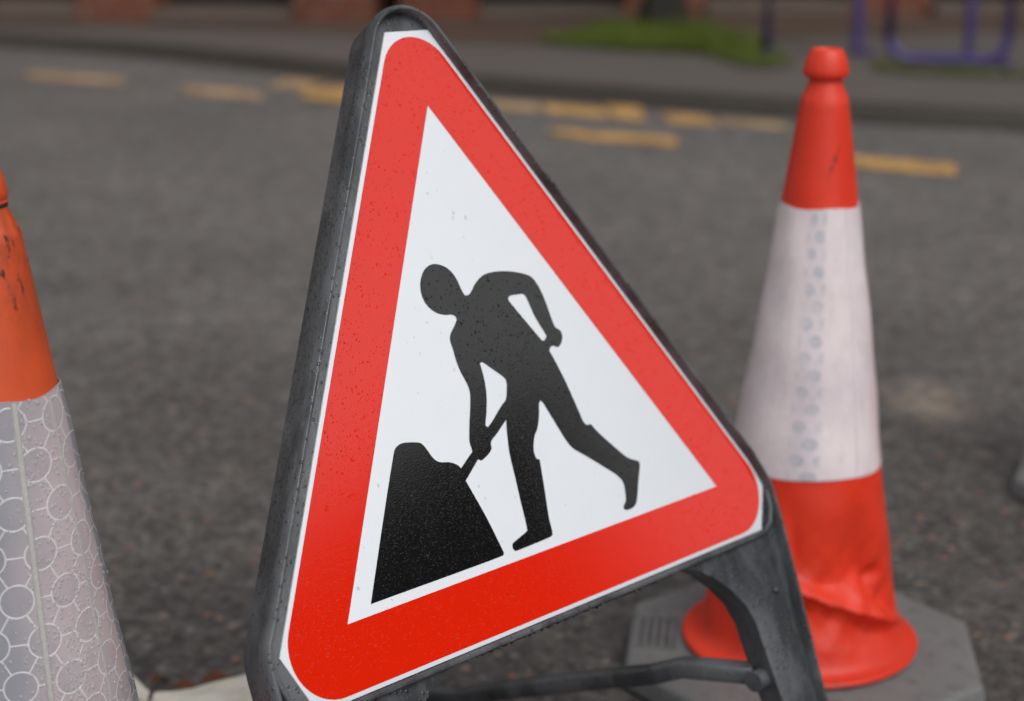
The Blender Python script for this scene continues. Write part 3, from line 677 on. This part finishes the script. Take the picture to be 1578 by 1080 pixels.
# raindrops on the face, the side and hanging under the rail
b = bmesh.new(); rn = random.Random(11)
n_ = 0
while n_ < 160:
    u, v = rn.uniform(-.3, .3), rn.uniform(-.19, .335)
    if u * cs + v * sn > .187 or -u * cs + v * sn > .187 or v < -.187: continue
    if rn.random() > (.35 + 1.1 * max(0, v) + (.25 if u < 0 else 0)): continue
    n_ += 1; drop(b, Vector((u, v + VB, .0003)), Vector((0, 0, 1)), rn.choice((.00035, .0005, .0005, .0007, .0011)) * rn.uniform(.8, 1.2), .5, rn.uniform(.9, 1.4))
stuff(mk('raindrops', b, M['water'], pl))
b = bmesh.new()
for _ in range(900):     # on the outer left flank of the frame
    v = rn.uniform(-.10, .31); w_ = rn.uniform(-.032, -.002); ins = .0002 + (-.0016 - w_) / .0344 * .0070
    u, _v = side_l(OL_ - ins, v); drop(b, Vector((u, v + VB, w_)), Vector((-cs, sn, -.1)).normalized(), rn.uniform(.0004, .0013), .6, rn.uniform(1, 1.5))
u = -.128
while u < .15:           # hanging under the bottom rail
    r = rn.uniform(.0008, .0019); w_ = rn.uniform(-.010, -.002); drop(b, Vector((u, -.1985 - r * .4 + VB, w_)), Vector((0, -1, 0)), r, 1.2, 1); u += rn.uniform(.002, .011)
stuff(mk('raindrops', b, M['water'], frame))
b = bmesh.new(); u = -.126
while u < .148:          # grit and moulding flash along the underside
    box(b, u, u + rn.uniform(.002, .006), -.1995 + VB - rn.uniform(.0002, .0012), -.197 + VB, -.010, -.003, .0004); u += rn.uniform(.006, .014)
mk('grit', b, M['rubber_dark'], frame)
# folding rear support: two arms and a ground bar
rs_ = mk('rear_support', (lambda b: b)(bmesh.new()), M['frame'], sg)
pR = [Vector(p) for p in ((.238, 1.520, .2045), (.200, 1.528, .2045), (.172, 1.545, .1985), (.143, 1.566, .180), (.10, 1.604, .1560), (.02, 1.678, .1075), (-.06, 1.752, .0560), (-.112, 1.800, .0350))]; pR = [p - Vector((0, 0, .024)) for p in pR]
b = bmesh.new(); tube(b, [loc(p) for p in pR], .0100, 20, flat=1.0, up=RS.transposed() @ Vector((0, 0, 1)), sq=.45); arm = mk('arm', b, M['frame'], rs_)
b = bmesh.new(); sh = -U * .50; sh.z = 0; tube(b, [loc(p + sh) for p in pR], .0100, 20, flat=1.0, up=RS.transposed() @ Vector((0, 0, 1)), sq=.45); mk('arm', b, M['frame'], rs_)
b = bmesh.new(); tube(b, [loc(pR[-1] + U * .015 + Vector((0, 0, -.003))), loc(pR[-1] + sh * 1.03 + Vector((0, 0, -.003)))], .0105, 14); mk('ground_bar', b, M['frame'], rs_)
for u0, u1 in ((.231, .252), (-.252, -.231)):
    b = bmesh.new(); tube(b, [(u0, -.331 + VB, -.020), (u1, -.331 + VB, -.020)], .0102, 24, up=Vector((0, 1, 0))); mk('pivot', b, M['frame'], rs_)

# ------------------------------------------------------------------ sandbag on the ground bar
sb = empty('sandbag', (-.236, 1.652, -.0), 'tied cream canvas sandbag lying behind the left foot of the sign', 'sandbag')
b = bmesh.new(); A0 = Vector((-.168, .042, .045)); seg = 48; rings = []
st = [(-.212, .028, .013, .082), (-.204, .030, .016, .076), (-.188, .022, .013, .068), (-.174, .013, .011, .060), (-.167, .0105, .0095, .058), (-.159, .014, .011, .057), (-.147, .024, .013, .053), (-.127, .042, .019, .047), (-.10, .062, .026, .047), (-.06, .085, .036, .048), (-.01, .105, .044, .050), (.04, .110, .046, .050), (.09, .098, .048, .054), (.125, .070, .034, .044), (.142, .035, .018, .038), (.147, .005, .004, .036)]
for i, (x, ry, rz_, zc) in enumerate(st):
    row = []
    pl_ = .15 * math.exp(-((x + .165) / .085) ** 2) + .02
    for j in range(seg):
        a = 2 * pi * j / seg; k_ = 1 + pl_ * sin(a * 9 + x * 7) + .05 * sin(a * 3 + x * 34) + .02 * sin(a * 13 + x * 60)
        z = zc + rz_ * sin(a) * k_; y = .042 * max(0, -x) / .165 + ry * cos(a) * k_ + .005 * sin(x * 40)
        row.append(b.verts.new((x, y, max(.004 + .001 * sin(j), z))))
    rings.append(row)
for p, q in zip(rings, rings[1:]):
    for j in range(seg): b.faces.new((p[j], p[(j + 1) % seg], q[(j + 1) % seg], q[j]))
b.faces.new(rings[-1]); mk('bag', b, M['canvas'], sb, ang=70)
b = bmesh.new(); pp = [(-.167, .042 + .0125 * cos(t_), .058 + .0115 * sin(t_)) for t_ in [radians(d) for d in range(0, 361, 20)]]; tube(b, pp, .0022, 8, up=Vector((1, 0, 0))); tube(b, [(-.165, .03, .05), (-.168, .010, .035), (-.160, -.015, .012), (-.150, -.03, .006)], .0018, 7); mk('tie', b, M['cord'], sb)

# ------------------------------------------------------------------ fallen leaves
def leaf(x, y, rz, s, label, z=.006):
    b = bmesh.new(); pts = []
    for side in (1, -1):
        R_ = []
        for i in range(9):
            t_ = i / 8; wd = s * .32 * sin(pi * t_) ** .8 * (1 + .18 * sin(t_ * 19)) ; R_.append((s * (t_ - .5), side * wd, .006 + .5 * wd * .6 + .004 * sin(t_ * 5)))
        pts.append(R_)
    mid = [(s * (i / 8 - .5), 0, .004 + .004 * sin(i / 8 * 5)) for i in range(9)]
    mv = [b.verts.new(p) for p in mid]
    for R_ in pts:
        rv = [b.verts.new(p) for p in R_]
        for i in range(8): b.faces.new((mv[i], mv[i + 1], rv[i + 1], rv[i]))
    bmesh.ops.solidify(b, geom=list(b.faces), thickness=.0006)
    o = mk('fallen_leaf', b, M['dead_leaf'], None); o.location = (x, y, z); o.rotation_euler = (0, .15, rz)
    tag(o, label, 'leaf', 'fallen leaves by the sandbag')
rn = random.Random(5)
for i in range(9):
    b = bmesh.new(); bmesh.ops.create_icosphere(b, subdivisions=2, radius=1)
    for v in b.verts: v.co *= 1 + rn.uniform(-.16, .16)
    sz = rn.uniform(.004, .008); x, y = [(-.56, 2.9), (.74, 2.0), (.70, 1.78), (-.1, 2.35), (.02, 2.1), (.66, 2.35), (.80, 2.15), (-.3, 2.5), (.62, 1.62)][i]
    o = mk('pebble', b, M['step'], None, ang=80); o.scale = (sz, sz * .8, sz * .6); o.location = (x, y, sz * .45); o.rotation_euler = (0, 0, rn.uniform(0, 6))
    tag(o, 'tiny pale stone chip lying loose on the wet tarmac', 'pebble', 'loose stone chips on the road')
leaf(-.425, 1.835, .9, .030, 'small orange dead leaf nearest the left cone')
leaf(-.390, 1.810, -.2, .038, 'brown dead leaf beside the neck of the sandbag')
leaf(-.352, 1.828, .3, .050, 'long dark dead leaf lying behind the sandbag')
